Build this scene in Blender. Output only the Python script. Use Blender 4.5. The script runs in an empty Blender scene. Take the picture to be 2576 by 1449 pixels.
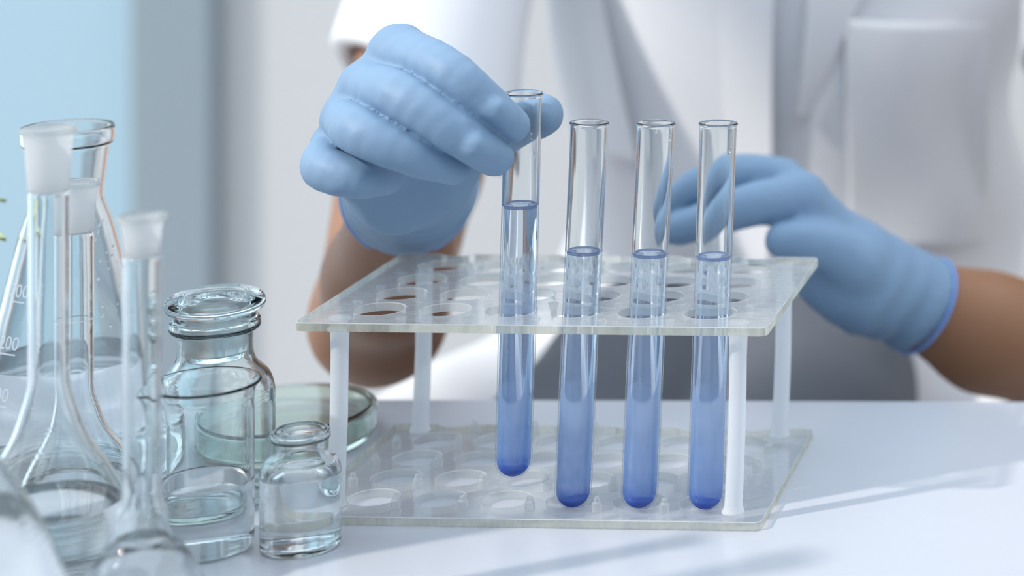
import bpy, bmesh, math, random
import numpy as np
from mathutils import Vector, Matrix
from mathutils.bvhtree import BVHTree

random.seed(4)
S = bpy.context.scene
COL = S.collection
U = 0.001                       # everything below is written in millimetres

# ------------------------------------------------------------------ camera
FPX, CX, CY, ZC = 5600.0, 2793.0, -661.0, 311.0      # a level shift lens: verticals stay vertical
IW, IH = 2576.0, 1449.0
cd = bpy.data.cameras.new('camera')
cam = bpy.data.objects.new('camera', cd); COL.objects.link(cam)
cam.location = (0, 0, ZC*U); cam.rotation_euler = (math.pi/2, 0, 0)
cd.sensor_width = 36.0; cd.lens = 36.0*FPX/IW
cd.shift_x = (IW/2-CX)/IW; cd.shift_y = (CY-IH/2)/IW
cd.clip_start = 0.02
cd.dof.use_dof = True; cd.dof.focus_distance = 0.893; cd.dof.aperture_fstop = 5.4
S.camera = cam

# ------------------------------------------------------------------ light
w = bpy.data.worlds.new('world'); S.world = w; w.use_nodes = True
w.node_tree.nodes['Background'].inputs[0].default_value = (0.78, 0.89, 1.0, 1)
w.node_tree.nodes['Background'].inputs[1].default_value = 1.85
sl = bpy.data.lights.new('sun', 'SUN'); sl.energy = 2.5; sl.color = (1.0, 0.945, 0.87); sl.angle = math.radians(2.2)
sun = bpy.data.objects.new('sun', sl); COL.objects.link(sun)
SUN_AZ, SUN_EL = (0.87, 0.5), 37.0
t_ = math.tan(math.radians(SUN_EL))*math.hypot(*SUN_AZ)
sun.rotation_euler = Vector((SUN_AZ[0], SUN_AZ[1], -t_)).to_track_quat('-Z', 'Y').to_euler()
sun.location = (-2, -1, 2)
S.view_settings.view_transform = 'Standard'; S.view_settings.look = 'None'
S.view_settings.exposure = 0.0; S.view_settings.gamma = 1.0
S.view_settings.use_curve_mapping = False
cy = S.cycles
cy.max_bounces = 24; cy.transmission_bounces = 24; cy.transparent_max_bounces = 32
cy.glossy_bounces = 8; cy.diffuse_bounces = 5
cy.sample_clamp_indirect = 6.0; cy.blur_glossy = 0.4
cy.use_denoising = True

# ------------------------------------------------------------------ helpers
def at(px, py, Y):
    """world point (mm) lying at distance Y on the ray of an image point"""
    return np.array([(px-CX)*Y/FPX, Y, ZC-(py-CY)*Y/FPX])

def lin(r, g, b):
    f = lambda c: c/12.92 if c <= .04045 else ((c+.055)/1.055)**2.4
    return (f(r/255), f(g/255), f(b/255), 1)

def mesh_obj(name, verts, faces, mat, parent=None, smooth=True):
    me = bpy.data.meshes.new(name)
    me.from_pydata([tuple(float(c)*U for c in v) for v in verts], [], [tuple(int(i) for i in f) for f in faces])
    me.validate(); me.update()
    return link(name, me, mat, parent, smooth)

def link(name, me, mat, parent=None, smooth=True):
    for m in (mat if isinstance(mat, (list, tuple)) else [mat]): me.materials.append(m)
    if smooth: me.polygons.foreach_set('use_smooth', [True]*len(me.polygons))
    o = bpy.data.objects.new(name, me); COL.objects.link(o)
    if parent: o.parent = parent
    return o

def bm_obj(name, bm, mat, parent=None, smooth=False, sharp=None):
    for v in bm.verts: v.co *= U
    me = bpy.data.meshes.new(name); bm.to_mesh(me); bm.free()
    o = link(name, me, mat, parent, smooth)
    if sharp is not None: me.set_sharp_from_angle(angle=math.radians(sharp))
    return o

def empty(name, loc=(0, 0, 0), parent=None):
    o = bpy.data.objects.new(name, None); COL.objects.link(o)
    o.location = [c*U for c in loc]; o.empty_display_size = .02
    if parent: o.parent = parent
    return o

def tag(o, label=None, cat=None, group=None, kind=None):
    if label: o['label'] = label
    if cat: o['category'] = cat
    if group: o['group'] = group
    if kind: o['kind'] = kind
    return o

def bm_box(x0, x1, y0, y1, z0, z1, bev=0, seg=2):
    bm = bmesh.new(); bmesh.ops.create_cube(bm, size=1)
    for v in bm.verts:
        v.co = Vector(((x0+x1)/2+v.co.x*(x1-x0), (y0+y1)/2+v.co.y*(y1-y0), (z0+z1)/2+v.co.z*(z1-z0)))
    if bev: bmesh.ops.bevel(bm, geom=bm.edges[:], offset=bev, segments=seg, profile=.5, affect='EDGES')
    return bm

def lathe(profile, seg=72):
    """surface of revolution about z; profile is a list of (r, z)"""
    verts, faces, rings = [], [], []
    dense = [profile[0]]                       # holding rings keep long straight walls from taking the corners' shading
    for a, b in zip(profile, profile[1:]):
        L = math.hypot(b[0]-a[0], b[1]-a[1])
        if L > 1.2:
            for t in (.25/L, 1-.25/L): dense.append((a[0]+(b[0]-a[0])*t, a[1]+(b[1]-a[1])*t))
        dense.append(b)
    for r, z in dense:
        if r < 1e-6:
            rings.append([len(verts)]); verts.append((0, 0, z))
        else:
            rings.append(list(range(len(verts), len(verts)+seg)))
            for k in range(seg):
                a = 2*math.pi*k/seg
                verts.append((r*math.cos(a), r*math.sin(a), z))
    for A, B in zip(rings, rings[1:]):
        if len(A) == 1 and len(B) == 1: continue
        for k in range(seg):
            k2 = (k+1) % seg
            if len(A) == 1: faces.append((A[0], B[k2], B[k]))
            elif len(B) == 1: faces.append((A[k], A[k2], B[0]))
            else: faces.append((A[k], A[k2], B[k2], B[k]))
    return verts, faces

def spline(pts, n=6):
    """Catmull-Rom through (r, z) points"""
    P = [np.array(p, float) for p in pts]
    P = [2*P[0]-P[1]]+P+[2*P[-1]-P[-2]]
    out = []
    for i in range(1, len(P)-2):
        for k in range(n):
            t = k/n
            q = .5*((2*P[i])+(-P[i-1]+P[i+1])*t+(2*P[i-1]-5*P[i]+4*P[i+1]-P[i+2])*t*t+(-P[i-1]+3*P[i]-3*P[i+1]+P[i+2])*t**3)
            out.append((max(q[0], 0), q[1]))
    out.append(tuple(P[-2]))
    return out

# ------------------------------------------------------------------ materials
def mat_new(name):
    m = bpy.data.materials.new(name); m.use_nodes = True
    nt = m.node_tree; nt.nodes.clear()
    out = nt.nodes.new('ShaderNodeOutputMaterial')
    return m, nt, out

def N(nt, t, **kw):
    n = nt.nodes.new(t)
    for k, v in kw.items():
        if k in ('operation', 'blend_type', 'data_type', 'distribution'): setattr(n, k, v)
        else: n.inputs[k].default_value = v
    return n

def principled(name, col, rough=.5, noise=0, nscale=20, bump=0, bscale=60, coords='Object', bdist=.002, **kw):
    m, nt, out = mat_new(name)
    p = nt.nodes.new('ShaderNodeBsdfPrincipled'); p.inputs['Base Color'].default_value = col; p.inputs['Roughness'].default_value = rough
    for k, v in kw.items(): p.inputs[k.replace('_', ' ')].default_value = v
    tc = nt.nodes.new('ShaderNodeTexCoord')
    if noise:
        n = N(nt, 'ShaderNodeTexNoise', Scale=nscale, Detail=4.0)
        nt.links.new(tc.outputs[coords], n.inputs['Vector'])
        mx = nt.nodes.new('ShaderNodeMix'); mx.data_type = 'RGBA'
        mx.inputs['A'].default_value = tuple(c*(1-noise) for c in col[:3])+(1,)
        mx.inputs['B'].default_value = tuple(min(1, c*(1+noise)) for c in col[:3])+(1,)
        nt.links.new(n.outputs['Fac'], mx.inputs['Factor']); nt.links.new(mx.outputs['Result'], p.inputs['Base Color'])
    if bump:
        n2 = N(nt, 'ShaderNodeTexNoise', Scale=bscale, Detail=3.0)
        nt.links.new(tc.outputs[coords], n2.inputs['Vector'])
        b = N(nt, 'ShaderNodeBump', Strength=bump, Distance=bdist)
        nt.links.new(n2.outputs['Fac'], b.inputs['Height']); nt.links.new(b.outputs['Normal'], p.inputs['Normal'])
    nt.links.new(p.outputs[0], out.inputs[0])
    return m

def glass(name, col=(.985, .995, .995, 1), ior=1.47, rough=0.0):
    m, nt, out = mat_new(name)
    g = N(nt, 'ShaderNodeBsdfGlass', Color=col, Roughness=rough, IOR=ior)
    nt.links.new(g.outputs[0], out.inputs[0])
    return m

def schlick(nt, f0=.04, scale=1.0):
    """Fresnel reflectance that is the same on both faces of a thin wall"""
    lw = N(nt, 'ShaderNodeLayerWeight', Blend=.5)
    pw = N(nt, 'ShaderNodeMath', operation='POWER'); nt.links.new(lw.outputs['Facing'], pw.inputs[0]); pw.inputs[1].default_value = 5.0
    mr = N(nt, 'ShaderNodeMapRange', **{'To Min': f0, 'To Max': scale}); nt.links.new(pw.outputs[0], mr.inputs['Value'])
    return lw, mr.outputs['Result']

def thin_glass(name, col=(.985, .995, .995, 1), edge=(.72, .75, .80, 1), bend_above=None):
    """thin wall: light runs straight through, the slanted rim of the wall reflects and absorbs more.
    Above bend_above (object z in metres: the empty part of a tube) the wall refracts as plain glass."""
    m, nt, out = mat_new(name)
    lw, fr = schlick(nt, .045, .8)
    ramp = nt.nodes.new('ShaderNodeValToRGB'); nt.links.new(lw.outputs['Facing'], ramp.inputs['Fac'])
    e = ramp.color_ramp.elements; e[0].position = .5; e[0].color = col; e[1].position = .95; e[1].color = edge
    tr = nt.nodes.new('ShaderNodeBsdfTransparent'); nt.links.new(ramp.outputs['Color'], tr.inputs['Color'])
    gl = N(nt, 'ShaderNodeBsdfGlossy', Color=(1, 1, 1, 1), Roughness=.03)
    a = nt.nodes.new('ShaderNodeMixShader'); nt.links.new(fr, a.inputs[0]); nt.links.new(tr.outputs[0], a.inputs[1]); nt.links.new(gl.outputs[0], a.inputs[2])
    last = a
    if bend_above is not None:
        g = N(nt, 'ShaderNodeBsdfGlass', Color=col, Roughness=0.0, IOR=1.47)
        tc = nt.nodes.new('ShaderNodeTexCoord'); sx = nt.nodes.new('ShaderNodeSeparateXYZ'); nt.links.new(tc.outputs['Object'], sx.inputs[0])
        gt = N(nt, 'ShaderNodeMath', operation='GREATER_THAN'); nt.links.new(sx.outputs['Z'], gt.inputs[0]); gt.inputs[1].default_value = bend_above
        last = nt.nodes.new('ShaderNodeMixShader'); nt.links.new(gt.outputs[0], last.inputs[0]); nt.links.new(a.outputs[0], last.inputs[1]); nt.links.new(g.outputs[0], last.inputs[2])
    nt.links.new(last.outputs[0], out.inputs[0])
    return m

def frosted(name):
    m, nt, out = mat_new(name)
    g = N(nt, 'ShaderNodeBsdfGlass', Color=(.97, .98, .98, 1), Roughness=.42, IOR=1.3)
    d = N(nt, 'ShaderNodeBsdfTranslucent', Color=(.96, .96, .96, 1))
    d2 = N(nt, 'ShaderNodeBsdfDiffuse', Color=(.96, .96, .96, 1))
    a = N(nt, 'ShaderNodeMixShader', Fac=.5); b = N(nt, 'ShaderNodeMixShader', Fac=.45)
    nt.links.new(d.outputs[0], a.inputs[1]); nt.links.new(d2.outputs[0], a.inputs[2])
    nt.links.new(g.outputs[0], b.inputs[1]); nt.links.new(a.outputs[0], b.inputs[2]); nt.links.new(b.outputs[0], out.inputs[0])
    return m

def sheet(name, tint, haze, edge=False, scratch=True):
    """clear acrylic: light goes straight through, Fresnel gloss and a little scratched haze on top"""
    m, nt, out = mat_new(name)
    tr = N(nt, 'ShaderNodeBsdfTransparent', Color=tint)
    df = N(nt, 'ShaderNodeBsdfDiffuse', Color=(.82, .84, .84, 1)); tl = N(nt, 'ShaderNodeBsdfTranslucent', Color=(.82, .84, .84, 1))
    hz = N(nt, 'ShaderNodeMixShader', Fac=.5)
    nt.links.new(df.outputs[0], hz.inputs[1]); nt.links.new(tl.outputs[0], hz.inputs[2])
    m1 = N(nt, 'ShaderNodeMixShader', Fac=haze)
    if scratch:
        tc = nt.nodes.new('ShaderNodeTexCoord'); mp = N(nt, 'ShaderNodeMapping', Rotation=(0, 0, .5), Scale=(1, 7, 1))
        n1 = N(nt, 'ShaderNodeTexNoise', Scale=90.0, Detail=8.0, Roughness=.75)
        nt.links.new(tc.outputs['Object'], mp.inputs[0]); nt.links.new(mp.outputs[0], n1.inputs['Vector'])
        mr = N(nt, 'ShaderNodeMapRange', **{'From Min': .35, 'From Max': .75, 'To Min': haze*.55, 'To Max': haze*1.9})
        nt.links.new(n1.outputs['Fac'], mr.inputs['Value']); nt.links.new(mr.outputs['Result'], m1.inputs[0])
    nt.links.new(tr.outputs[0], m1.inputs[1]); nt.links.new(hz.outputs[0], m1.inputs[2])
    gl = N(nt, 'ShaderNodeBsdfGlossy', Color=(1, 1, 1, 1), Roughness=.07)
    fr = schlick(nt, .04, .7)[1]
    m2 = nt.nodes.new('ShaderNodeMixShader')
    nt.links.new(fr, m2.inputs[0]); nt.links.new(m1.outputs[0], m2.inputs[1]); nt.links.new(gl.outputs[0], m2.inputs[2])
    nt.links.new(m2.outputs[0], out.inputs[0])
    return m

def acrylic_edge(name):
    m, nt, out = mat_new(name)
    g = N(nt, 'ShaderNodeBsdfGlass', Color=(.92, .92, .84, 1), Roughness=.1, IOR=1.3)
    tl = N(nt, 'ShaderNodeBsdfTranslucent', Color=(.74, .74, .64, 1)); df = N(nt, 'ShaderNodeBsdfDiffuse', Color=(.70, .70, .60, 1))
    h = N(nt, 'ShaderNodeMixShader', Fac=.5)
    nt.links.new(df.outputs[0], h.inputs[1]); nt.links.new(tl.outputs[0], h.inputs[2])
    tc = nt.nodes.new('ShaderNodeTexCoord'); mp = N(nt, 'ShaderNodeMapping', Scale=(1, 1, .12))
    n1 = N(nt, 'ShaderNodeTexNoise', Scale=150.0, Detail=3.0)
    nt.links.new(tc.outputs['Object'], mp.inputs[0]); nt.links.new(mp.outputs[0], n1.inputs['Vector'])
    mr = N(nt, 'ShaderNodeMapRange', **{'From Min': .35, 'From Max': .65, 'To Min': .2, 'To Max': .65})
    nt.links.new(n1.outputs['Fac'], mr.inputs['Value'])
    a = nt.nodes.new('ShaderNodeMixShader'); nt.links.new(mr.outputs['Result'], a.inputs[0])
    nt.links.new(g.outputs[0], a.inputs[1]); nt.links.new(h.outputs[0], a.inputs[2]); nt.links.new(a.outputs[0], out.inputs[0])
    return m

def milky(name, col, opac, gloss=.2):
    """white translucent plastic"""
    m, nt, out = mat_new(name)
    tr = N(nt, 'ShaderNodeBsdfTransparent', Color=(.95, .97, 1, 1))
    df = N(nt, 'ShaderNodeBsdfDiffuse', Color=col); tl = N(nt, 'ShaderNodeBsdfTranslucent', Color=col)
    h = N(nt, 'ShaderNodeMixShader', Fac=.45); nt.links.new(df.outputs[0], h.inputs[1]); nt.links.new(tl.outputs[0], h.inputs[2])
    a = N(nt, 'ShaderNodeMixShader', Fac=opac); nt.links.new(tr.outputs[0], a.inputs[1]); nt.links.new(h.outputs[0], a.inputs[2])
    gl = N(nt, 'ShaderNodeBsdfGlossy', Roughness=gloss); fr = schlick(nt, .035, .7)[1]
    b = nt.nodes.new('ShaderNodeMixShader'); nt.links.new(fr, b.inputs[0]); nt.links.new(a.outputs[0], b.inputs[1]); nt.links.new(gl.outputs[0], b.inputs[2])
    nt.links.new(b.outputs[0], out.inputs[0])
    return m

def blue_suspension(name):
    """solution that gets thicker and bluer towards the bottom of the tube (object z, metres)"""
    m, nt, out = mat_new(name)
    tc = nt.nodes.new('ShaderNodeTexCoord'); sx = nt.nodes.new('ShaderNodeSeparateXYZ'); nt.links.new(tc.outputs['Object'], sx.inputs[0])
    n = N(nt, 'ShaderNodeTexNoise', Scale=60.0, Detail=5.0); nt.links.new(tc.outputs['Object'], n.inputs['Vector'])
    ns = N(nt, 'ShaderNodeMapRange', **{'From Min': .3, 'From Max': .7, 'To Min': -.004, 'To Max': .004}); nt.links.new(n.outputs['Fac'], ns.inputs['Value'])
    ad = N(nt, 'ShaderNodeMath', operation='ADD'); nt.links.new(sx.outputs['Z'], ad.inputs[0]); nt.links.new(ns.outputs['Result'], ad.inputs[1])
    op = nt.nodes.new('ShaderNodeValToRGB'); mr = N(nt, 'ShaderNodeMapRange', **{'From Min': 0.0, 'From Max': .11})
    nt.links.new(ad.outputs[0], mr.inputs['Value']); nt.links.new(mr.outputs['Result'], op.inputs['Fac'])
    e = op.color_ramp.elements
    e[0].position = 0; e[0].color = (.9,)*3+(1,); e[1].position = .95; e[1].color = (.03,)*3+(1,)
    for p, v in ((.07, .55), (.35, .42), (.62, .26), (.76, .05)):
        x = op.color_ramp.elements.new(p); x.color = (v,)*3+(1,)
    cr = nt.nodes.new('ShaderNodeValToRGB'); nt.links.new(mr.outputs['Result'], cr.inputs['Fac'])
    c = cr.color_ramp.elements; c[0].position = 0; c[0].color = lin(60, 110, 218); c[1].position = .5; c[1].color = lin(168, 198, 238)
    x = cr.color_ramp.elements.new(.09); x.color = lin(122, 168, 232)
    df = nt.nodes.new('ShaderNodeBsdfDiffuse'); tl = nt.nodes.new('ShaderNodeBsdfTranslucent')
    nt.links.new(cr.outputs['Color'], df.inputs['Color']); nt.links.new(cr.outputs['Color'], tl.inputs['Color'])
    h = N(nt, 'ShaderNodeMixShader', Fac=.55); nt.links.new(df.outputs[0], h.inputs[1]); nt.links.new(tl.outputs[0], h.inputs[2])
    g = N(nt, 'ShaderNodeBsdfGlass', Color=(.95, .97, 1.0, 1), Roughness=0.0, IOR=1.33)
    a = nt.nodes.new('ShaderNodeMixShader'); nt.links.new(op.outputs['Color'], a.inputs[0]); nt.links.new(g.outputs[0], a.inputs[1]); nt.links.new(h.outputs[0], a.inputs[2])
    nt.links.new(a.outputs[0], out.inputs[0])
    return m

M = dict(
    glass=glass('clear_glass'), green_glass=glass('greenish_glass', (.965, .995, .98, 1)), bottle_glass=glass('bottle_glass', (.965, .99, .99, 1)), solid_glass=glass('solid_glass', (.96, .985, .985, 1)),
    water=glass('water', (.99, .995, 1, 1), 1.33), frost=frosted('ground_glass'),
    acrylic=sheet('acrylic_sheet', (.975, .98, .98, 1), .29), acrylic_low=sheet('acrylic_sheet_clear', (.98, .985, .985, 1), .13), edge=acrylic_edge('acrylic_edge'), arris=sheet('arris_highlight', (.9, .9, .9, 1), .75, scratch=False), bore=sheet('acrylic_bore', (.92, .93, .92, 1), .4, scratch=False), peg=sheet('acrylic_peg', (.94, .95, .95, 1), .3, scratch=False),  # arris: highlight along the upper rims, painted as whiter haze
    leg=milky('milky_plastic', (.93, .95, .97, 1), .75), blue=blue_suspension('blue_suspension'),
    sediment=principled('blue_sediment', lin(40, 84, 196), .8, noise=.25, nscale=900),
    meniscus_glint=milky('blue_glint', lin(165, 195, 250), .55),
    glove=principled('blue_nitrile', lin(130, 159, 188), .55, noise=.03, nscale=60, bump=.14, bscale=230, bdist=.0015),
    bead=principled('nitrile_bead', lin(120, 160, 222), .4),
    skin=principled('brown_skin', lin(158, 112, 82), .5, noise=.06, nscale=40, bump=.1, bscale=300),
    coat=principled('white_cotton', lin(232, 232, 235), .85, noise=.015, nscale=8, bump=.15, bscale=500),
    shirt=principled('pale_blue_cotton', lin(150, 190, 212), .85, noise=.03),
    shaded_lap=principled('shade_grey_cloth', lin(96, 100, 108), .9, noise=.05),  # shade on the coat lap, put into the cloth colour
    table=principled('white_laminate', lin(196, 199, 207), .28, noise=.012, nscale=12, bump=.02, bscale=40),
    table_leg=principled('grey_steel', lin(150, 154, 158), .4),
    unseen_wall_front=principled('fill_wall_paint', lin(185, 188, 192), .8), wall_grey=principled('grey_paint', lin(198, 197, 197), .8, noise=.015, nscale=3),
    wall_blue=principled('blue_paint', lin(166, 191, 203), .8, noise=.015, nscale=3),
    wall_dark=principled('slate_paint', lin(140, 151, 158), .8, noise=.015, nscale=3),
    floor=principled('pale_vinyl', lin(176, 178, 180), .6, noise=.03, nscale=5),
    print=principled('white_enamel', lin(245, 246, 248), .6),
    leaf=principled('yellow_green_leaf', lin(226, 230, 170), .6, noise=.1, nscale=80),
    vase=principled('white_glaze', lin(226, 230, 232), .3, noise=.02),
    frame=principled('white_window_frame', lin(230, 232, 234), .5, noise=.01),
)

# ------------------------------------------------------------------ the setting
FLOOR = -740
tag(bm_obj('floor', bm_box(-2600, 1800, -1500, 3000, FLOOR-60, FLOOR), M['floor']), kind='structure')
WB = 2700
xs0, xs1 = at(352, 0, WB)[0], at(556, 0, WB)[0]
tag(bm_obj('wall_back', bm_box(xs1-20, 1800, WB, WB+100, FLOOR, 2000), M['wall_grey']), kind='structure')
tag(bm_obj('wall_alcove', bm_box(-2600, xs0+20, WB, WB+100, FLOOR, 2000), M['wall_blue']), kind='structure')
tag(bm_obj('trim_1', bm_box(xs0, xs1, WB-30, WB+60, FLOOR, 2000, 4), M['wall_dark']), kind='structure')

bm = bmesh.new()
XL = -1500
for y0, y1, z0, z1 in ((-1500, -120, FLOOR, 2000), (-120, 250, FLOOR, 300), (-120, 250, 1420, 2000), (250, 370, FLOOR, 2000),
                       (370, 1100, FLOOR, 300), (370, 1100, 1700, 2000), (1100, 1250, FLOOR, 2000), (1250, 2660, FLOOR, -700), (1250, 2660, 1900, 2000), (2660, WB, FLOOR, 2000)):
    b_ = bm_box(XL-90, XL, y0, y1, z0, z1); me_ = bpy.data.meshes.new('tmp'); b_.to_mesh(me_); b_.free(); bm.from_mesh(me_); bpy.data.meshes.remove(me_)
tag(bm_obj('unseen_wall_left', bm, M['wall_grey']), kind='structure')  # added out of view; openings and pier laid out to steer sun and shade
for k, (y0, y1, z0, z1) in enumerate(((-120, 250, 300, 1420), (370, 1100, 300, 1700), (1250, 2660, -700, 1900))):
    wn = tag(empty('window_%d' % (k+1), (XL-45, (y0+y1)/2, z0)), kind='structure')  # unseen openings, sized to let sun and sky fall where wanted
    h, q = (y1-y0)/2, z1-z0
    for a, b, c, d_ in ((-h, -h+30, 0, q), (h-30, h, 0, q), (-h+30, h-30, 0, 30), (-h+30, h-30, q-30, q)):
        bm_obj('window_frame', bm_box(-25, 25, a, b, c, d_, 2), M['frame'], wn)
    if k == 1:
        for a, b, c, d_ in ((-h+30, h-30, q-395, q-350), (-h+330, -h+375, 30, q-30)):
            bm_obj('shade_bar', bm_box(-18, 18, a, b, c, d_, 2), M['frame'], wn)  # bars added out of view to dapple the sun on the coat

tag(bm_obj('unseen_wall_front', bm_box(XL, 1800, -1000, -900, FLOOR, 2000), M['unseen_wall_front']), kind='structure')  # added behind the camera, out of view, to cut frontal fill light
tag(bm_obj('wall_right', bm_box(1700, 1800, -900, WB, FLOOR, 2000), M['wall_grey']), kind='structure')

# table
tb = tag(empty('work_table', (-300, 700, FLOOR)), 'white laminate work table carrying the rack and glassware', 'table')
bm = bm_box(-1150, 520, 300, 1047, -28, 0, 2.5)
bmesh.ops.rotate(bm, verts=bm.verts, cent=(-300, 1047, 0), matrix=Matrix.Rotation(-.012, 3, 'Z'))
bmesh.ops.translate(bm, verts=bm.verts, vec=(300, -700, -FLOOR))
bm_obj('table_top', bm, M['table'], tb)
for x in (-1090, 460):
    for y in (370, 985):
        bm_obj('table_leg', bm_box(x+300-22, x+300+22, y-700-22, y-700+22, 0, -FLOOR-28, 2), M['table_leg'], tb)

# ------------------------------------------------------------------ test tube rack
XR, YR, YAW = -297.8, 900.6, -0.042
PX, PY = 27.0, 24.8
ca, sa = math.cos(YAW), math.sin(YAW)
def rackp(a, b, z=0): return np.array([XR+a*ca-b*sa, YR+a*sa+b*ca, z])
rack = empty('test_tube_rack', (XR, YR, 0)); rack.rotation_euler.z = YAW
tag(rack, 'clear acrylic test tube rack with two drilled plates and white plastic legs', 'rack')
A0, A1, B0, B1 = -26.1, 162.1, -22.5, 96.0
HR, TH = 10.2, 3.4
def plate(name, z0, off=(0, 0), mat='acrylic'):
    bm = bmesh.new(); loops = []
    pts = []
    def corner(cx_, cy_, a0, r=3.2):
        for k in range(5):
            t = a0+math.pi/2*k/4; pts.append((cx_+r*math.cos(t), cy_+r*math.sin(t)))
    r = 3.2
    corner(A0+r, B0+r, math.pi); corner(A1-r, B0+r, 1.5*math.pi); corner(A1-r, B1-r, 0)
    for i in (5, 4, 3, 2, 1, 0):                                  # scalloped back edge
        c = (i*PX, B1+5.2); h = math.acos(5.2/9.4)
        for k in range(13):
            t = -math.pi/2+h-2*h*k/12; pts.append((c[0]+9.4*math.cos(t), c[1]+9.4*math.sin(t)))
    corner(A0+r, B1-r, .5*math.pi)
    loops.append(pts)
    for i in range(6):
        for j in range(4):
            loops.append([(i*PX+HR*math.cos(2*math.pi*k/40), j*PY+HR*math.sin(2*math.pi*k/40)) for k in range(40)])
    for lp in loops:
        vs = [bm.verts.new((x+off[0], y+off[1], z0)) for x, y in lp]
        for k in range(len(vs)): bm.edges.new((vs[k], vs[(k+1) % len(vs)]))
    bmesh.ops.triangle_fill(bm, use_beauty=True, use_dissolve=False, edges=bm.edges[:])
    # drop anything filled inside the holes
    kill = []
    for f in bm.faces:
        c = f.calc_center_median()
        i, j = round((c.x-off[0])/PX), round((c.y-off[1])/PY)
        if 0 <= i < 6 and 0 <= j < 4 and math.hypot(c.x-off[0]-i*PX, c.y-off[1]-j*PY) < HR*.98: kill.append(f)
    bmesh.ops.delete(bm, geom=kill, context='FACES_ONLY')
    r_ = bmesh.ops.extrude_face_region(bm, geom=bm.faces[:])
    bmesh.ops.translate(bm, verts=[v for v in r_['geom'] if isinstance(v, bmesh.types.BMVert)], vec=(0, 0, TH))
    bmesh.ops.recalc_face_normals(bm, faces=bm.faces[:])
    rims = [e for e in bm.edges if len(e.link_faces) == 2 and e.verts[0].co.z > z0+TH/2 and e.verts[1].co.z > z0+TH/2 and abs(abs(e.link_faces[0].normal.z)-abs(e.link_faces[1].normal.z)) > .8]
    bmesh.ops.bevel(bm, geom=rims, offset=.3, segments=1, affect='EDGES')
    for f in bm.faces:
        c = f.calc_center_median(); c.x -= off[0]; c.y -= off[1]
        hole = math.hypot(c.x-round(c.x/PX)*PX, c.y-round(c.y/PY)*PY) < HR+.5 and -15 < c.y < 90
        nz = abs(f.normal.z); f.material_index = 0 if nz > .95 else (3 if nz > .3 else (2 if hole else 1))
    return bm_obj(name, bm, [M[mat], M['edge'], M['bore'], M['arris']], rack, smooth=True, sharp=40)
ZT = 80.0                                   # top surface of the upper plate
TOFF = (2.4, -.6)
tp = plate('top_plate', ZT-TH, TOFF); tag(tp, 'upper acrylic plate with rows of round holes')
bp = plate('bottom_plate', .2, mat='acrylic_low'); tag(bp, 'lower acrylic plate lying on the table')
for a, b in ((-11, -13.5), (149, -13.5), (-11, 83), (149, 83)):
    prof = spline([(3.1, TH+.2), (3.9, TH+.6), (4.6, TH+1.4), (3.7, TH+4), (3.55, TH+12)], 3)+[(3.5, 40), (3.45, 66), (3.8, ZT-TH-.3)]
    v, f = lathe([(0, TH+.2)]+prof+[(0, ZT-TH-.3)], 28)
    v = [(x+a+TOFF[0]*z/ZT+.7*math.sin(z/ZT*3.14), y+b+TOFF[1]*z/ZT, z) for x, y, z in v]
    mesh_obj('leg', v, f, M['leg'], rack)
    # the screw boss seen through the plate
    v, f = lathe([(0, ZT-TH+.2), (2.2, ZT-TH+.2), (4.4, ZT-.6), (4.4, ZT-.05), (0, ZT-.05)], 24)
    mesh_obj('leg_plug', [(x+a+TOFF[0], y+b+TOFF[1], z) for x, y, z in v], f, M['peg'], rack)
pv, pf = lathe([(0, ZT-TH-2.2), (1.1, ZT-TH-2.2), (1.25, ZT-TH-1.9), (1.3, ZT-TH), (1.5, ZT-2), (2.1, ZT-.4), (2.1, ZT+.05), (0, ZT+.05)], 16)
qv, qf = lathe([(0, TH+.2), (2.0, TH+.2), (2.0, TH+3.4), (1.7, TH+3.9), (1.25, TH+4.2), (1.2, TH+5.4), (.9, TH+5.8), (0, TH+5.8)], 16)
peg_t = peg_b = None
for i in range(7):
    for j in range(5):
        a, b = -PX/2+i*PX, -PY/2+j*PY
        if (i in (0, 6)) and (j in (0, 4)): continue
        if j == 4: b -= 3
        for kind in 'tb':
            src = peg_t if kind == 't' else peg_b
            if src is None:
                o = mesh_obj('peg', pv if kind == 't' else qv, pf if kind == 't' else qf, M['peg'], rack)
                if kind == 't': peg_t = o
                else: peg_b = o
            else:
                o = src.copy(); COL.objects.link(o)
            off = TOFF if kind == 't' else (0, 0)
            o.location = ((a+off[0])*U, (b+off[1])*U, 0)

# ------------------------------------------------------------------ test tubes
TL, TR, TRI = 155.5, 7.4, 6.55
def tube_profile():
    outer = [(TR*math.sin(t), TR-TR*math.cos(t)) for t in np.linspace(0, math.pi/2, 14)]
    outer[0] = (0, 0)
    rim = [(TR, 40), (TR, 90), (TR, TL-3), (TR+.05, TL-1.6), (TR+.4, TL-.9), (TR+.45, TL-.4), (TR+.1, TL), (TR-.4, TL), (TRI+.1, TL-.5), (TRI, TL-1.4), (TRI, 90)]
    inner = [(TRI*math.sin(t), TR-TRI*math.cos(t)) for t in np.linspace(math.pi/2, 0, 14)]
    inner[-1] = (0, TR-TRI)
    return outer+rim+inner
def cyl_inside(r, zc, z0, z1, top_dip=.6):
    """liquid column with a round bottom of radius r about zc, and a dished top"""
    p = [(r*math.sin(t), zc-r*math.cos(t)) for t in np.linspace(0, math.pi/2, 14)]; p[0] = (0, p[0][1])
    return p+[(r, z1*.5), (r, z1), (r-.35, z1-.05), (r-.9, z1-.4), (r-2, z1-.55), (0, z1-.6)]
def drop_mesh(r, h):
    return lathe([(0, -h), (r*.6, -h*.85), (r, -h*.35), (r*.93, h*.1), (r*.55, h*.6), (.0, h)], 14)
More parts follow.
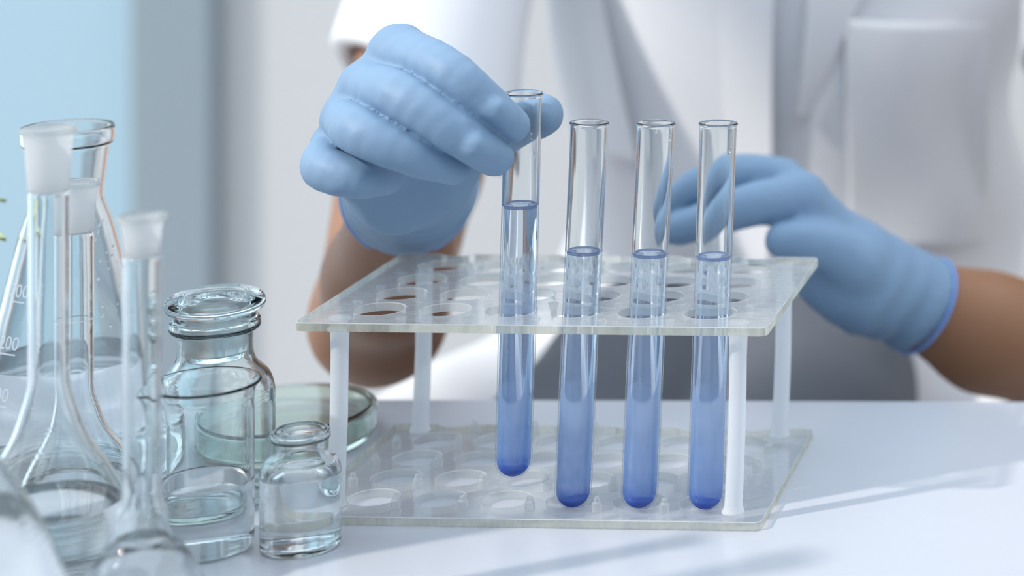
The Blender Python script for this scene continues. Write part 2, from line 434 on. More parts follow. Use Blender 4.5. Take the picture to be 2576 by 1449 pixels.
def test_tube(bot, top, level, label, drops=()):
    bot, top = np.array(bot), np.array(top)
    e = empty('test_tube', bot)
    e.rotation_euler = Vector(top-bot).to_track_quat('Z', 'Y').to_euler()
    tag(e, label, 'test tube', 'test tubes of blue solution')
    v, f = lathe(tube_profile(), 64); mesh_obj('glass_tube', v, f, thin_glass('tube_glass', bend_above=level*U), e)
    v, f = lathe(cyl_inside(TRI+.12, TR, 0, level), 64); mesh_obj('blue_solution', v, f, M['blue'], e)
    v, f = lathe([(TRI-.9, level-.55), (TRI+.02, level-1.2), (TRI+.02, level+.25), (TRI-.3, level+.05)][::-1]+[(TRI-.3, level+.05)], 64)
    mesh_obj('meniscus_glint', v, f, M['meniscus_glint'], e)  # bright refracted line at the surface, painted as a pale blue ring
    rs = TRI-.25                                               # settled powder, slightly uneven
    v, f = lathe([(0, TR-rs)]+[(rs*math.sin(t), TR-rs*math.cos(t)) for t in np.linspace(.12, 1.12, 10)]+[(rs*.8, 4.1), (rs*.5, 3.7), (0, 3.6)], 48)
    v = [(x, y, z+(.35*math.sin(3*math.atan2(y, x)+bot[0]) if z > 3.4 else 0)) for x, y, z in v]
    mesh_obj('sediment', v, f, M['sediment'], e)
    for ang, z, r, h in drops:
        v, f = drop_mesh(r, h)
        rr = TRI-.3
        R = Matrix.Rotation(ang, 3, 'Z')
        pts = []
        for x, y, zz in v:
            q = R @ Vector((rr+x*.5, y, zz+z)); pts.append(q)
        mesh_obj('droplet', pts, f, M['water'], e)
    return e
def tube_at(pxb, pxt, zb, yb, yt, level, label, drops=()):
    b = np.array([(pxb-CX)*yb/FPX, yb, zb]); t = np.array([(pxt-CX)*yt/FPX, yt, 0]); t[2] = zb+math.sqrt(TL**2-(t[0]-b[0])**2-(t[1]-b[1])**2)
    return test_tube(b, t, level, label, drops)
fr = -1.25     # angle that faces the camera
tube_at(1291, 1317, 12.2, 898.5, 898.5, 110.5, 'lifted test tube of blue solution pinched between gloved finger and thumb',
        [(fr-.1, 98, 1.5, 2.4), (fr+.9, 137, .8, 1.5), (fr+.1, 83, 1.0, 1.5), (fr-.9, 132, .7, 1.2), (fr, 33, .5, .7)])
tube_at(1440, 1483, .6, 896, 898, 103.8, 'test tube of blue solution standing in the rack next to the lifted one', [(fr+.5, 128, .4, .6)])
tube_at(1607, 1650, .6, 895, 897, 103.0, 'middle one of the three test tubes standing in the rack', [(fr-.2, 149, .8, 1.4), (fr+1.1, 151, .7, 1.2)])
tube_at(1774, 1807, .6, 893.5, 896, 102.2, 'test tube of blue solution nearest the right end of the rack', [(fr-.05, 144, .8, 1.5)])

# ------------------------------------------------------------------ glassware
def on_table(px, Y): return np.array([(px-CX)*Y/FPX, Y, 0.0])
def offset_profile(p, t):
    """inner wall: the outer profile moved inwards by t along its normal"""
    out = []
    for k in range(len(p)):
        a = np.array(p[max(k-1, 0)]); b = np.array(p[min(k+1, len(p)-1)])
        d = b-a; n = np.array([-d[1], d[0]]); n = n/(np.linalg.norm(n)+1e-9)
        q = np.array(p[k])+n*t; out.append((max(q[0], 0), q[1]))
    return out
def vessel(p, t, bt=1.6):
    """p runs from (0,0) up the outside to the lip; returns the closed wall and the inner profile"""
    inn = [q for q in offset_profile(p, t) if q[1] > bt]
    inn = [(0, bt), (max(inn[0][0]-2, .5), bt)]+inn
    top = inn[-1]; lip = [(p[-1][0]-t*.25, p[-1][1]+t*.45), (p[-1][0]-t*.75, p[-1][1]+t*.45)]
    return p+lip+inn[::-1], inn
def liquid(inn, level, over=.12):
    pts = [(0, inn[0][1]-over)]
    for (r0, z0), (r1, z1) in zip(inn[1:], inn[2:]):
        if z0 < level: pts.append((r0+over, z0-over*.5))
        if z0 < level <= z1:
            r = r0+(r1-r0)*(level-z0)/max(z1-z0, 1e-6)+over
            pts += [(r, level), (r-.4, level-.15), (r-1.2, level-.5), (r-2.6, level-.6), (0, level-.6)]
            break
    return pts

def volumetric(name, pos, R, rn, h, neck0, joint, level, label, ring=None, rj=None):
    """pear-shaped flask: bulb radius R, neck radius rn starting at neck0, ground joint of length joint on top"""
    e = tag(empty(name, pos), label, 'flask', 'volumetric flasks')
    rj = rj or rn*1.08
    hb = neck0
    body = spline([(0, 0), (R*.5, 0), (R*.78, .6), (R*.95, hb*.14), (R, hb*.27), (R*.93, hb*.43), (R*.70, hb*.62), (R*.45, hb*.78), (rn*1.35, hb*.92), (rn*1.04, hb*1.03), (rn, hb*1.15)], 6)
    zj = h-joint
    body = [(max(r, 0), max(z, 0)) for r, z in body]
    body += [(rn, z) for z in np.linspace(hb*1.2, zj-4, 6)]+[(rn*1.02, zj-2), (rn*1.0, zj-.6), (rn*.93, zj)]
    wall, inn = vessel(body, 1.15)
    v, f = lathe(wall, 64); mesh_obj('flask_wall', v, f, M['glass'], e)
    q = [(rn*.93, zj+.05), (rj*.92, zj+.6), (rj*1.02, zj+joint*.55), (rj*1.12, h-2.6)]
    q2 = [(rj*1.27, h-2.0), (rj*1.33, h-1.1), (rj*1.27, h-.2), (rj*1.15, h)]
    qi = [(rj*1.0, h-.6), (rj*.9, zj+joint*.5), (rn*.8, zj+.05)]
    v, f = lathe(q+qi[0:1]+qi[1:]+[q[0]], 56); j = mesh_obj('ground_joint', v, f, M['frost'], e); tag(j, 'frosted ground-glass neck')
    v, f = lathe([(rj*1.12, h-2.7)]+q2+[(rj*1.0, h-.55), (rj*1.12, h-2.7)], 56); mesh_obj('rim', v, f, M['glass'], e)
    v, f = lathe(liquid(inn, level), 64); mesh_obj('water', v, f, M['water'], e)
    if ring:
        v, f = lathe([(rn+.02, ring), (rn+.12, ring+.12), (rn+.02, ring+.35)], 56); mesh_obj('fill_line', v, f, M['print'], e)
    return e

volumetric('volumetric_flask', on_table(122, 800), 29, 6.9, 171, 76, 23, 36, 'tall volumetric flask with frosted neck standing in front of the conical flask')
volumetric('volumetric_flask', on_table(196, 868), 23, 5.7, 138, 54, 20, 22, 'slim volumetric flask with a ring mark, beside the conical flask', ring=84, rj=6.3)
volumetric('volumetric_flask', on_table(357, 765), 21, 6.3, 147, 48, 14, 36, 'volumetric flask blurred in the foreground in front of the beaker', rj=6.2)
volumetric('volumetric_flask', on_table(-150, 700), 38, 8, 215, 105, 26, 66, 'large round flask cut off by the lower left corner of the photo')

# conical flask with printed graduations
pe = on_table(170, 950)
er = tag(empty('conical_flask', pe), 'conical flask with white 300 graduation and wide flared rim', 'flask')
RE = 41
prof = spline([(0, 0), (RE*.6, 0), (RE*.9, .3), (RE*.99, 3), (RE, 7)], 5)+[(RE-.8, 12)]+[(RE-.8-(RE-.8-19)*k/8, 12+k/8*88) for k in range(1, 9)]
prof += spline([(17.2, 106), (14.6, 113), (14.2, 117), (14.9, 123), (16.2, 134), (16.6, 136.5), (18.2, 138), (18.7, 140.5), (18.5, 144.5)], 4)
wall, inn = vessel(prof, 1.4)
v, f = lathe(wall, 80); mesh_obj('flask_wall', v, f, M['glass'], er)
v, f = lathe(liquid(inn, 47), 80); mesh_obj('water', v, f, M['water'], er)
def cone_r(z): return RE-.8-(RE-.8-19)*(z-12)/88
def wrap_text(txt, ang, z, size, parent, name):
    cu = bpy.data.curves.new('text', 'FONT'); cu.body = txt; cu.size = size; cu.align_x = 'CENTER'; cu.resolution_u = 3
    to = bpy.data.objects.new('text', cu); COL.objects.link(to)
    dg = bpy.context.evaluated_depsgraph_get(); dg.update()
    me = to.evaluated_get(dg).to_mesh()
    vs = [(q.co.x, q.co.y) for q in me.vertices]; fs = [tuple(p.vertices) for p in me.polygons]
    to.evaluated_get(dg).to_mesh_clear()
    bpy.data.objects.remove(to); bpy.data.curves.remove(cu)
    out = []
    for x, y in vs:
        r = cone_r(z+y)+.12; a = ang+x/r
        out.append((r*math.cos(a), r*math.sin(a), z+y))
    return mesh_obj(name, out, fs, M['print'], parent, smooth=False)
ta = math.atan2(-950, 440)-math.radians(50)
for k, (txt, z) in enumerate((('300', 77.5), ('200', 57), ('100', 37))):
    wrap_text(txt, ta, z, 7.6, er, 'graduation_number')
    vs, fs = [], []
    for q in range(9):
        a = ta-.2+q*.045
        for zz in (z-2.1, z-1.5): r = cone_r(zz)+.12; vs.append((r*math.cos(a), r*math.sin(a), zz))
    for q in range(8): fs.append((2*q, 2*q+2, 2*q+3, 2*q+1))
    mesh_obj('graduation_line', vs, fs, M['print'], er)
for k in range(26):                                             # condensation on the inside of the right shoulder
    z = random.uniform(60, 108); a = math.atan2(-950, 440)+random.uniform(.5, 1.25); r = cone_r(min(z, 100))-2.0-(2.2 if z > 100 else 0)
    s = random.uniform(.35, .8); v, f = drop_mesh(s, s*1.3)
    R = Matrix.Rotation(a, 3, 'Z')
    mesh_obj('droplet', [R @ Vector((r+x*.4, y, z+zz)) for x, y, zz in v], f, M['water'], er)

# reagent bottle with stopper
pb = on_table(541, 909)
rb = tag(empty('reagent_bottle', pb), 'clear glass reagent bottle closed with a flat mushroom stopper', 'bottle')
RB = 23.2
prof = spline([(0, .8), (RB*.6, .5), (RB*.86, .1), (RB*.97, 1.2), (RB, 5)], 4)+[(RB, 14), (RB, 28)]+spline([(RB, 40), (RB*.985, 45), (RB*.9, 50.5), (RB*.74, 54.5), (RB*.655, 57.5), (14.7, 60), (14.6, 64)], 4)
prof += spline([(14.7, 67), (15.2, 68.6), (17.2, 69.6), (17.7, 71.4), (17.2, 73.6), (15.6, 74.6)], 4)
wall, inn = vessel(prof, 2.0, 2.6)
v, f = lathe(wall, 80); mesh_obj('bottle_wall', v, f, M['bottle_glass'], rb)
st = spline([(0, 57.5), (9.5, 57.6), (11.6, 59), (12.3, 66), (12.9, 73.5), (12.4, 75.4), (13.4, 76.4), (18, 77.2), (19.4, 79.2), (19.2, 81.6), (17.6, 83.4), (14, 84.4), (12, 84.3), (11, 83.7), (6, 83.5), (0, 83.5)], 5)
v, f = lathe(st, 72); so = mesh_obj('stopper', v, f, M['solid_glass'], rb); tag(so, 'flat round glass stopper')
v, f = lathe([(12.0, 61), (12.55, 60.5), (12.6, 67.5), (13.1, 74)], 56); mesh_obj('ground_neck', v, f, M['frost'], rb)

# beaker with a pouring lip
pk = on_table(514, 852)
bk = tag(empty('beaker', pk), 'small glass beaker of water with a pouring lip, in front of the stoppered bottle', 'beaker')
RK = 18.0
prof = spline([(0, 0), (RK*.7, 0), (RK*.9, .5), (RK*.985, 2.2), (RK, 5)], 5)+[(RK, 14), (RK, 26), (RK, 40), (RK, 52)]+spline([(RK, 58), (RK+.5, 61), (RK+1.8, 63), (RK+2.7, 63.8)], 4)
wall, inn = vessel(prof, 1.1, 1.5)
v, f = lathe(wall, 96)
lipa = math.atan2(-852, 347)-math.radians(75)
def lipf(x, y, z):
    if z < 50: return (x, y, z)
    a = math.atan2(y, x); d = abs((a-lipa+math.pi) % (2*math.pi)-math.pi)
    k = math.exp(-(d/.24)**2)*max(0, (z-52)/12)**1.6
    s = 1+.34*k-.03*math.exp(-((d-.55)/.2)**2)*max(0, (z-52)/12)
    return (x*s, y*s, z-.9*k)
v = [lipf(*q) for q in v]
mesh_obj('beaker_wall', v, f, M['glass'], bk)
v, f = lathe(liquid(inn, 27), 80); mesh_obj('water', v, f, M['water'], bk)

# vial
pvl = on_table(756, 855)
vl = tag(empty('glass_vial', pvl), 'short open glass vial of clear liquid at the corner of the rack', 'vial')
RV = 14.9
prof = spline([(0, .9), (RV*.5, .6), (RV*.85, .1), (RV*.97, 1), (RV, 3.5)], 5)+[(RV, 12), (RV, 22)]+spline([(RV, 27.5), (RV*.985, 30.5), (RV*.88, 33.6), (RV*.72, 35.2), (9.4, 36.6), (8.9, 38.4), (9.0, 40)], 5)
prof += spline([(9.4, 41), (10.7, 41.7), (11.1, 43), (10.7, 44.5), (9.7, 45)], 4)
wall, inn = vessel(prof, 1.3, 3.0)
v, f = lathe(wall, 80); mesh_obj('vial_wall', v, f, M['glass'], vl)
v, f = lathe(liquid(inn, 28.5), 80); mesh_obj('clear_liquid', v, f, M['water'], vl)

# petri dish with lid
pp = on_table(712, 984)
pp[2] = .1
pd = tag(empty('petri_dish', pp), 'shallow glass petri dish with green-tinted rim behind the bottle', 'dish')
RP = 37.5
p = [(0, 0), (RP-1.5, 0), (RP-.4, .4), (RP, 1.5), (RP, 12), (RP-.6, 12.6), (RP-1.6, 12), (RP-1.6, 3), (RP-2.4, 2), (0, 2)]
v, f = lathe(p, 96); mesh_obj('dish', v, f, M['green_glass'], pd)
p = [(0, 14.6), (RP-.5, 14.6), (RP+1.6, 14.2), (RP+2.4, 13), (RP+2.4, 4.5), (RP+1.4, 4), (RP+.8, 4.6), (RP+.8, 12.2), (RP+.2, 12.9), (0, 12.9)]
v, f = lathe(p[::-1], 96); mesh_obj('lid', v, f, M['green_glass'], pd)

# sprig at the left edge
pl = np.array([-526, 1000, 0])
sp = tag(empty('leafy_plant', pl), 'pale yellow-green leafy plant peeking in at the left edge', 'plant')
v, f = lathe([(r, max(z, 0.05)) for r, z in spline([(0, 0), (12, 0), (14.5, 8), (15.5, 22), (11, 40), (8.5, 48), (10, 54), (9, 54), (7.2, 48), (9, 40), (13, 22), (0, 6)], 5)], 40); mesh_obj('vase', v, f, M['vase'], sp)
v, f = lathe([(0, 7), (1.0, 7), (.8, 94), (0, 112)], 8); mesh_obj('stem', v, f, M['leaf'], sp)
for k in range(7):
    a = k*2.4; L = 30; vs, fs = [], []
    for q in range(7):
        t = q/6; wdt = 8.5*math.sin(math.pi*min(1, t*.96+.04))
        for s in (-1, 0, 1):
            vs.append((L*t, s*wdt, 10*math.sin(t*2.2)-(1.2 if s == 0 else 0)))
    for q in range(6):
        for s in range(2): fs.append((q*3+s, q*3+3+s, q*3+4+s, q*3+1+s))
    n0 = len(vs); vs += [(x, y, z-.6) for x, y, z in vs]; fs += [tuple(i+n0 for i in ff[::-1]) for ff in fs]
    R = Matrix.Rotation(a, 3, 'Z')
    mesh_obj('leaf', [R @ Vector(q)+Vector((0, 0, 78+k*4.2)) for q in vs], fs, M['leaf'], sp)

# ------------------------------------------------------------------ signed-distance modelling for the person
def smin(a, b, k):
    h = np.clip(.5+.5*(b-a)/k, 0, 1)
    return b+(a-b)*h-k*h*(1-h)
class Field:
    def __init__(s, lo, hi, step):
        s.lo = np.array(lo, float); s.step = step
        n = np.ceil((np.array(hi)-s.lo)/step).astype(int)+1
        ax = [(s.lo[i]+step*np.arange(n[i])).astype(np.float32) for i in range(3)]
        s.X = ax[0][:, None, None]; s.Y = ax[1][None, :, None]; s.Z = ax[2][None, None, :]
        s.shape = tuple(n)
    def cone(s, a, b, ra, rb):
        a = np.asarray(a, np.float32); d = np.asarray(b, np.float32)-a; L = max(float(d@d), 1e-6)
        px, py, pz = s.X-a[0], s.Y-a[1], s.Z-a[2]
        h = np.clip((px*d[0]+py*d[1]+pz*d[2])/L, 0, 1)
        return np.sqrt((px-h*d[0])**2+(py-h*d[1])**2+(pz-h*d[2])**2)-(ra+(rb-ra)*h)
    def chain(s, pts, rs, k, n=0):
        d = None
        if n:                                  # round the bends: resample the joints along a spline
            P = [np.asarray(p, float) for p in pts]; E = [2*P[0]-P[1]]+P+[2*P[-1]-P[-2]]; q, r = [], []
            for i in range(1, len(E)-2):
                for t in np.arange(n)/n:
                    q.append(.5*(2*E[i]+(E[i+1]-E[i-1])*t+(2*E[i-1]-5*E[i]+4*E[i+1]-E[i+2])*t*t+(3*E[i]-E[i-1]-3*E[i+1]+E[i+2])*t**3))
                    r.append(rs[i-1]+(rs[i]-rs[i-1])*t)
            pts, rs = q+[P[-1]], r+[rs[-1]]
        for i in range(len(pts)-1):
            c = s.cone(pts[i], pts[i+1], rs[i], rs[i+1]); d = c if d is None else smin(d, c, k)
        return d
    def plane(s, p, n):
        n = np.asarray(n, float)/np.linalg.norm(n)
        return (s.X-p[0])*n[0]+(s.Y-p[1])*n[1]+(s.Z-p[2])*n[2]+np.zeros(s.shape, np.float32)
    def ellipsoid(s, c, r):
        k = np.sqrt(((s.X-c[0])/r[0])**2+((s.Y-c[1])/r[1])**2+((s.Z-c[2])/r[2])**2)
        return (k-1)*min(r)
def surface(F, d, smooth=2):
    """naive surface nets -> verts, quads"""
    sgn = d < 0; nx, ny, nz = d.shape
    acc = np.zeros((nx-1, ny-1, nz-1, 3), np.float32); cnt = np.zeros((nx-1, ny-1, nz-1), np.float32)
    quads = []
    for axn in range(3):
        s0 = [slice(None)]*3; s1 = [slice(None)]*3
        s0[axn] = slice(0, -1); s1[axn] = slice(1, None)
        A, B = d[tuple(s0)], d[tuple(s1)]
        idx = np.argwhere((A < 0) != (B < 0))
        if len(idx) == 0: continue
        a = A[tuple(idx.T)]; b = B[tuple(idx.T)]; t = a/(a-b)
        pos = idx.astype(np.float32); pos[:, axn] += t
        o1, o2 = [(1, 2), (2, 0), (0, 1)][axn]
        cells = []
        for e1, e2 in ((0, 0), (1, 0), (1, 1), (0, 1)):
            c = idx.copy(); c[:, o1] -= e1; c[:, o2] -= e2; cells.append(c)
        ok = np.ones(len(idx), bool)
        for c in cells: ok &= (c >= 0).all(1) & (c < np.array([nx-1, ny-1, nz-1])).all(1)
        for c in cells:
            np.add.at(acc, tuple(c[ok].T), pos[ok]); np.add.at(cnt, tuple(c[ok].T), 1)
        q = np.stack([np.ravel_multi_index(tuple(c[ok].T), cnt.shape) for c in cells], 1)
        flip = (a >= 0)[ok]; q[flip] = q[flip][:, ::-1]
        quads.append(q)
    quads = np.concatenate(quads)[:, ::-1]
    used = np.unique(quads); remap = np.full(cnt.size, -1, np.int64); remap[used] = np.arange(len(used))
    P = acc.reshape(-1, 3)[used]/cnt.reshape(-1)[used][:, None]
    V = F.lo+P*F.step; Q = remap[quads]
    for _ in range(smooth):
        s = np.zeros_like(V); c = np.zeros(len(V))
        for k in range(4):
            np.add.at(s, Q[:, k], V[Q[:, (k+1) % 4]]); np.add.at(c, Q[:, k], 1)
        V = .5*V+.5*s/c[:, None]
    return V, Q
def np_mesh(name, V, Q, mat, parent):
    me = bpy.data.meshes.new(name)
    me.vertices.add(len(V)); me.vertices.foreach_set('co', (V*U).astype(np.float32).ravel())
    me.loops.add(Q.size); me.loops.foreach_set('vertex_index', Q.astype(np.int32).ravel())
    me.polygons.add(len(Q)); me.polygons.foreach_set('loop_start', np.arange(0, Q.size, 4, dtype=np.int32))
    me.update(calc_edges=True); me.validate()
    return link(name, me, mat, parent)
def torus(c, n, R, r, R2=None, seg=64):
    n = Vector(n).normalized(); u = n.orthogonal().normalized(); w_ = n.cross(u)
    vs, fs = [], []
    for k in range(seg):
        a = 2*math.pi*k/seg; rd = u*math.cos(a)+w_*math.sin(a)
        rad = R(a, rd) if callable(R) else R
        for m in range(8):
            b = 2*math.pi*m/8; vs.append(Vector(c)+rd*(rad+r*math.cos(b))+n*r*math.sin(b))
    for k in range(seg):
        for m in range(8):
            fs.append((k*8+m, ((k+1) % seg)*8+m, ((k+1) % seg)*8+(m+1) % 8, k*8+(m+1) % 8))
    return vs, fs

person = empty('person', (-190, 1390, FLOOR))
tag(person, 'person in a white lab coat and blue gloves lifting a test tube', 'person')
pinv = np.array([-190, 1390, FLOOR], float)
def rel(V): return np.asarray(V)-pinv

# ---- the hand that lifts the tube
def hand(J, R, wrist, cuff_end, rw, rc, step, thumb, thumb_r, extra=(), wr=0.0, k_ff=.9, k_cuff=4.0, nails=()):
    allp = np.array([p for f in J for p in f]+[wrist, cuff_end]+list(thumb))
    lo, hi = allp.min(0)-rc-6, allp.max(0)+rc+6
    F = Field(lo, hi, step)
    palm = None
    for f, r in zip(J, R):
        c = F.cone(f[0], wrist+(f[0]-wrist)*.12, r[0]*.98, rw*.62)
        palm = c if palm is None else smin(palm, c, 9)
    for a, b, ra, rb in extra: palm = smin(palm, F.cone(a, b, ra, rb), 9)
    ax = cuff_end-wrist
    cuff = F.cone(wrist-ax*.1, cuff_end+ax*.3, rw, rc)
    n = ax/np.linalg.norm(ax)
    t = (F.X-wrist[0])*n[0]+(F.Y-wrist[1])*n[1]+(F.Z-wrist[2])*n[2]
    if wr:                                     # loose rubber: broken folds around the cuff
        mask = np.clip((t+10)/14, 0, 1)
        side = np.sin(F.X*.06+F.Z*.045+1.0)*.5+.5
        cuff = cuff+mask*wr*side*np.sin(t*.36+.09*F.X-.05*F.Z+1.9*np.sin(F.X*.05+.6)+1.2*np.sin(F.Z*.08))
    fingers = [F.chain(f, r, .05, 5) for f, r in zip(J, R)]
    for i, a, b, r in nails: fingers[i] = smin(fingers[i], F.cone(a, b, r*.97, r*.86), 2.4)
    base = smin(palm, cuff, k_cuff)
    d = None
    for g in fingers:
        g = smin(base, g, 4.0)
        d = g if d is None else smin(d, g, k_ff)
    for g, h in zip(fingers, fingers[1:]):     # the creases where neighbouring fingers press together
        d = d+.6*np.exp(-((g-h)/3.2)**2)*np.clip(1-np.abs(g+h)/16, 0, 1)
    d = smin(d, smin(base, F.chain(thumb, thumb_r, .05, 4), 7), k_ff)
    d = d+.16*np.sin(F.X*.55+1.7*np.sin(F.Z*.21)+.8*np.sin(F.Y*.3))*np.sin(F.Z*.37+F.Y*.28+1.3*np.sin(F.X*.13))
    d = np.maximum(d, F.plane(cuff_end, ax))
    return surface(F, d.astype(np.float32), 6)

I_ = [at(1003, 136, 902), at(1118, 178, 872), at(1215, 258, 871), at(1287, 316, 881)]
Mi = [at(925, 222, 896), at(1008, 244, 866), at(1150, 333, 863), at(1243, 394, 876)]
Ri = [at(878, 300, 894), at(905, 330, 863), at(1045, 388, 862), at(1138, 418, 878)]
Pi = [at(848, 372, 900), at(816, 420, 874), at(900, 446, 868), at(973, 446, 882)]
Th = [at(1080, 480, 948), at(1140, 400, 942), at(1262, 330, 931), at(1362, 290, 916)]
wrist = at(1062, 440, 948); cuff = at(1026, 480, 1021)
V, Q = hand([I_, Mi, Ri, Pi], [(11.6, 9.4, 8.6, 7.3), (11.0, 9.8, 9.0, 7.8), (10.4, 9.4, 8.6, 7.4), (9.8, 9.0, 8.3, 7.0)],
            wrist, cuff, 21, 31.8, .9, Th, (13, 11.5, 10, 9.0), extra=[(at(880, 400, 908), at(1000, 478, 932), 12, 16), (at(1020, 300, 925), at(1060, 430, 940), 14, 16), (at(1000, 478, 932), at(1090, 452, 935), 16, 14)],
            wr=1.5, k_cuff=2.5, nails=[(0, at(1247, 276, 866.5), at(1272, 298, 871), 4.6), (1, at(1195, 366, 859), at(1224, 384, 865), 4.9)])
g1 = np_mesh('glove', rel(V), Q, M['glove'], person); tag(g1, 'light blue nitrile glove gripping the lifted tube')
ax1 = cuff-wrist
v, f = torus(cuff-pinv, ax1, 29.2, 1.0); mesh_obj('cuff_bead', v, f, M['bead'], g1)

# ---- the resting hand
I2 = [at(2015, 500, 1086), at(1890, 515, 1072), at(1785, 552, 1072), at(1705, 575, 1080)]
M2 = [at(1965, 462, 1100), at(1862, 440, 1088), at(1755, 470, 1086), at(1690, 525, 1092)]
R2 = [at(1930, 450, 1118), at(1850, 440, 1108), at(1765, 470, 1106), at(1715, 520, 1108)]
P2 = [at(1930, 470, 1136), at(1870, 470, 1128), at(1800, 500, 1124), at(1750, 530, 1124)]
T2 = [at(2150, 665, 1082), at(2085, 625, 1074), at(2020, 605, 1068), at(1968, 604, 1066)]
wr2 = at(2165, 690, 1102); cf2 = at(2322, 768, 1122)
V, Q = hand([I2, M2, R2, P2], [(12.5, 10.6, 9.4, 8.4), (12, 10.4, 9.3, 8.2), (11, 10, 9, 7.8), (10, 9, 8, 7)],
            wr2, cf2, 23, 24.5, 1.4, T2, (13, 11.5, 10, 8.6), extra=[(at(2075, 690, 1095), at(2170, 730, 1100), 15, 20)], wr=1.6, k_cuff=10)
g2 = np_mesh('glove', rel(V), Q, M['glove'], person); tag(g2, 'blue nitrile glove of the hand resting behind the rack')
v, f = torus(cf2-pinv, cf2-wr2, 24.6, 1.1); mesh_obj('cuff_bead', v, f, M['bead'], g2)

# ---- body (arms and trunk, one mesh)
sh1, el1 = at(1170, -330, 1345), at(952, 800, 1122)
sh2, el2 = np.array([10, 1350, 235]), at(2740, 905, 1185)
F = Field((-480, 930, -330), (90, 1520, 300), 4.0)
d = F.chain([wrist+ax1*.8, at(982, 690, 1078), el1], [22, 30, 31], 10)
d = smin(d, F.chain([el1, at(1030, 430, 1215), sh1], [31, 37, 46], 10), 14)
d2 = F.chain([wr2+(cf2-wr2)*.6, at(2480, 835, 1145), el2], [20, 29, 34], 10)
d2 = smin(d2, F.chain([el2, sh2], [34, 46], 10), 14)
tr = smin(F.ellipsoid((-197, 1405, 150), (126, 80, 220)), F.ellipsoid((-195, 1405, -140), (138, 90, 170)), 40)
d = smin(smin(d, tr, 12), d2, 12)
V, Q = surface(F, d.astype(np.float32), 1)
body = np_mesh('body', rel(V), Q, M['skin'], person); tag(body, 'brown forearms and elbows bare below the sleeves')

# ---- lab coat: shell over the trunk, short sleeves, lap
F = Field((-520, 1080, -330), (140, 1560, 330), 3.4)
hem1 = at(1056, 270, 1243); hn1 = (hem1-sh1)/np.linalg.norm(hem1-sh1)+np.array([-.62, 0, 0])
t1 = smin(F.ellipsoid((-197, 1400, 170), (150, 108, 250)), F.ellipsoid((-195, 1400, -150), (172, 122, 210)), 60)
# drape folds
fold = 3.2*np.sin(F.X*.038+F.Z*.03+1.2*np.sin(F.Z*.018))+3.4*np.sin(F.X*.03-F.Z*.05+2)*np.clip((F.X+170)/120, 0, 1)+1.0*np.sin(F.X*.085+F.Z*.02)
t1 = t1+fold*.9
lap = smin(F.chain([(-350, 1370, -110), (-395, 1140, -95)], [62, 52], 10), F.chain([(-40, 1370, -130), (-20, 1140, -110)], [62, 52], 10), 20)
t1 = smin(t1, lap+1.5*np.sin(F.X*.07+F.Y*.03), 30)
ax_s = hem1-sh1
s1 = F.cone(sh1, hem1+ax_s*.25, 50, 55)+1.6*np.sin(F.X*.09+F.Z*.05)
s1 = np.maximum(s1, F.plane(hem1, hn1))
s1 = np.maximum(s1, -np.maximum(F.cone(sh1+ax_s*.6, hem1+ax_s*.4, 41, 47), -F.plane(sh1+ax_s*.62, ax_s)))
hem2 = sh2+(el2-sh2)*.45; ax2 = el2-sh2
s2 = F.cone(sh2, hem2+ax2*.2, 52, 56)+1.6*np.sin(F.X*.09+F.Z*.05)
s2 = np.maximum(s2, F.plane(hem2, ax2))
s2 = np.maximum(s2, -np.maximum(F.cone(sh2+ax2*.3, hem2+ax2*.3, 44, 50), -F.plane(sh2+ax2*.3, ax2)))
d = smin(smin(t1, s1, 10), s2, 10)
V, Q = surface(F, d.astype(np.float32), 2)
coat = np_mesh('lab_coat', rel(V), Q, M['coat'], person); tag(coat, 'white short-sleeved lab coat with breast pocket')
FL_ = Field((-400, 1040, -320), (-70, 1420, 20), 4.0)  # lap of the coat, its shade given by a dark grey colour
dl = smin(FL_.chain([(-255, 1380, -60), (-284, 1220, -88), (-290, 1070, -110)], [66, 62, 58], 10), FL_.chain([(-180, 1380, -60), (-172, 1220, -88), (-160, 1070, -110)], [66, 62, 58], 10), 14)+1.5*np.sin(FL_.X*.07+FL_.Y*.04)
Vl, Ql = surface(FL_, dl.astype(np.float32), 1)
tag(np_mesh('shaded_lap', rel(Vl), Ql, M['shaded_lap'], person), 'shaded lap of the coat, the shade put into its dark grey colour')
bvh = BVHTree.FromPolygons([tuple(v) for v in V], [tuple(int(i) for i in q) for q in Q])
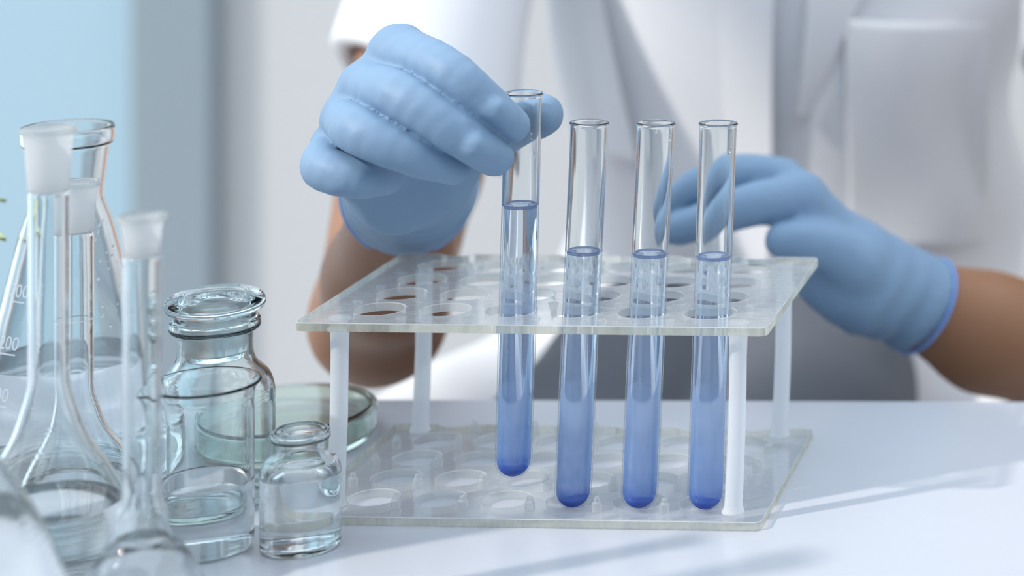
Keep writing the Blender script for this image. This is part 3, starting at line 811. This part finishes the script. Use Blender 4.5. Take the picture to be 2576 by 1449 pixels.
def drape(name, corners, off, th, mat, parent, nu=28, nv=28, edge_fn=None):
    """cloth panel laid over the coat front; corners (x, z) bottom-left, bottom-right, top-right, top-left"""
    c = [np.array(k, float) for k in corners]; front, back = [], []
    for j in range(nv+1):
        for i in range(nu+1):
            u, v_ = i/nu, j/nv
            p = (c[0]*(1-u)+c[1]*u)*(1-v_)+(c[3]*(1-u)+c[2]*u)*v_
            h = bvh.ray_cast(Vector((p[0], 1000, p[1])), Vector((0, 1, 0)))
            y = h[0].y if h[0] else 1330
            if y < 1240 and p[1] > 0: y = 1300
            y = min(max(y, 1250), 1340)
            o = off(u, v_) if callable(off) else off
            front.append((p[0], y-o-th, p[1])); back.append((p[0], y-o, p[1]))
    n = len(front); fs = []; idx = lambda i, j: j*(nu+1)+i
    for j in range(nv):
        for i in range(nu):
            q = (idx(i, j), idx(i+1, j), idx(i+1, j+1), idx(i, j+1)); fs.append(q); fs.append(tuple(k+n for k in q[::-1]))
    rim = [idx(i, 0) for i in range(nu)]+[idx(nu, j) for j in range(nv)]+[idx(i, nv) for i in range(nu, 0, -1)]+[idx(0, j) for j in range(nv, 0, -1)]
    for a, b in zip(rim, rim[1:]+rim[:1]): fs.append((b, a, a+n, b+n))
    return mesh_obj(name, rel(front+back), fs, mat, parent)
YC = 1296
def xz(px, py): p = at(px, py, YC); return (p[0], p[2])
drape('pocket', [xz(2130, 640), xz(2470, 650), xz(2474, 80), xz(2128, 45)], lambda u, v_: 2+3*v_*math.sin(math.pi*u), 1.6, M['coat'], coat)
drape('front_panel', [xz(1840, 760), xz(1935, 760), xz(1962, -160), xz(1800, -160)], lambda u, v_: 1+7*u, 1.6, M['coat'], coat)
drape('lapel', [xz(1500, 420), xz(1600, 420), xz(1452, -200), xz(1385, -200)], lambda u, v_: 1+11*u, 1.8, M['coat'], coat)
drape('lapel', [xz(2010, 300), xz(2030, 300), xz(2260, -200), xz(2060, -200)], lambda u, v_: 6-4*u, 1.8, M['coat'], coat)
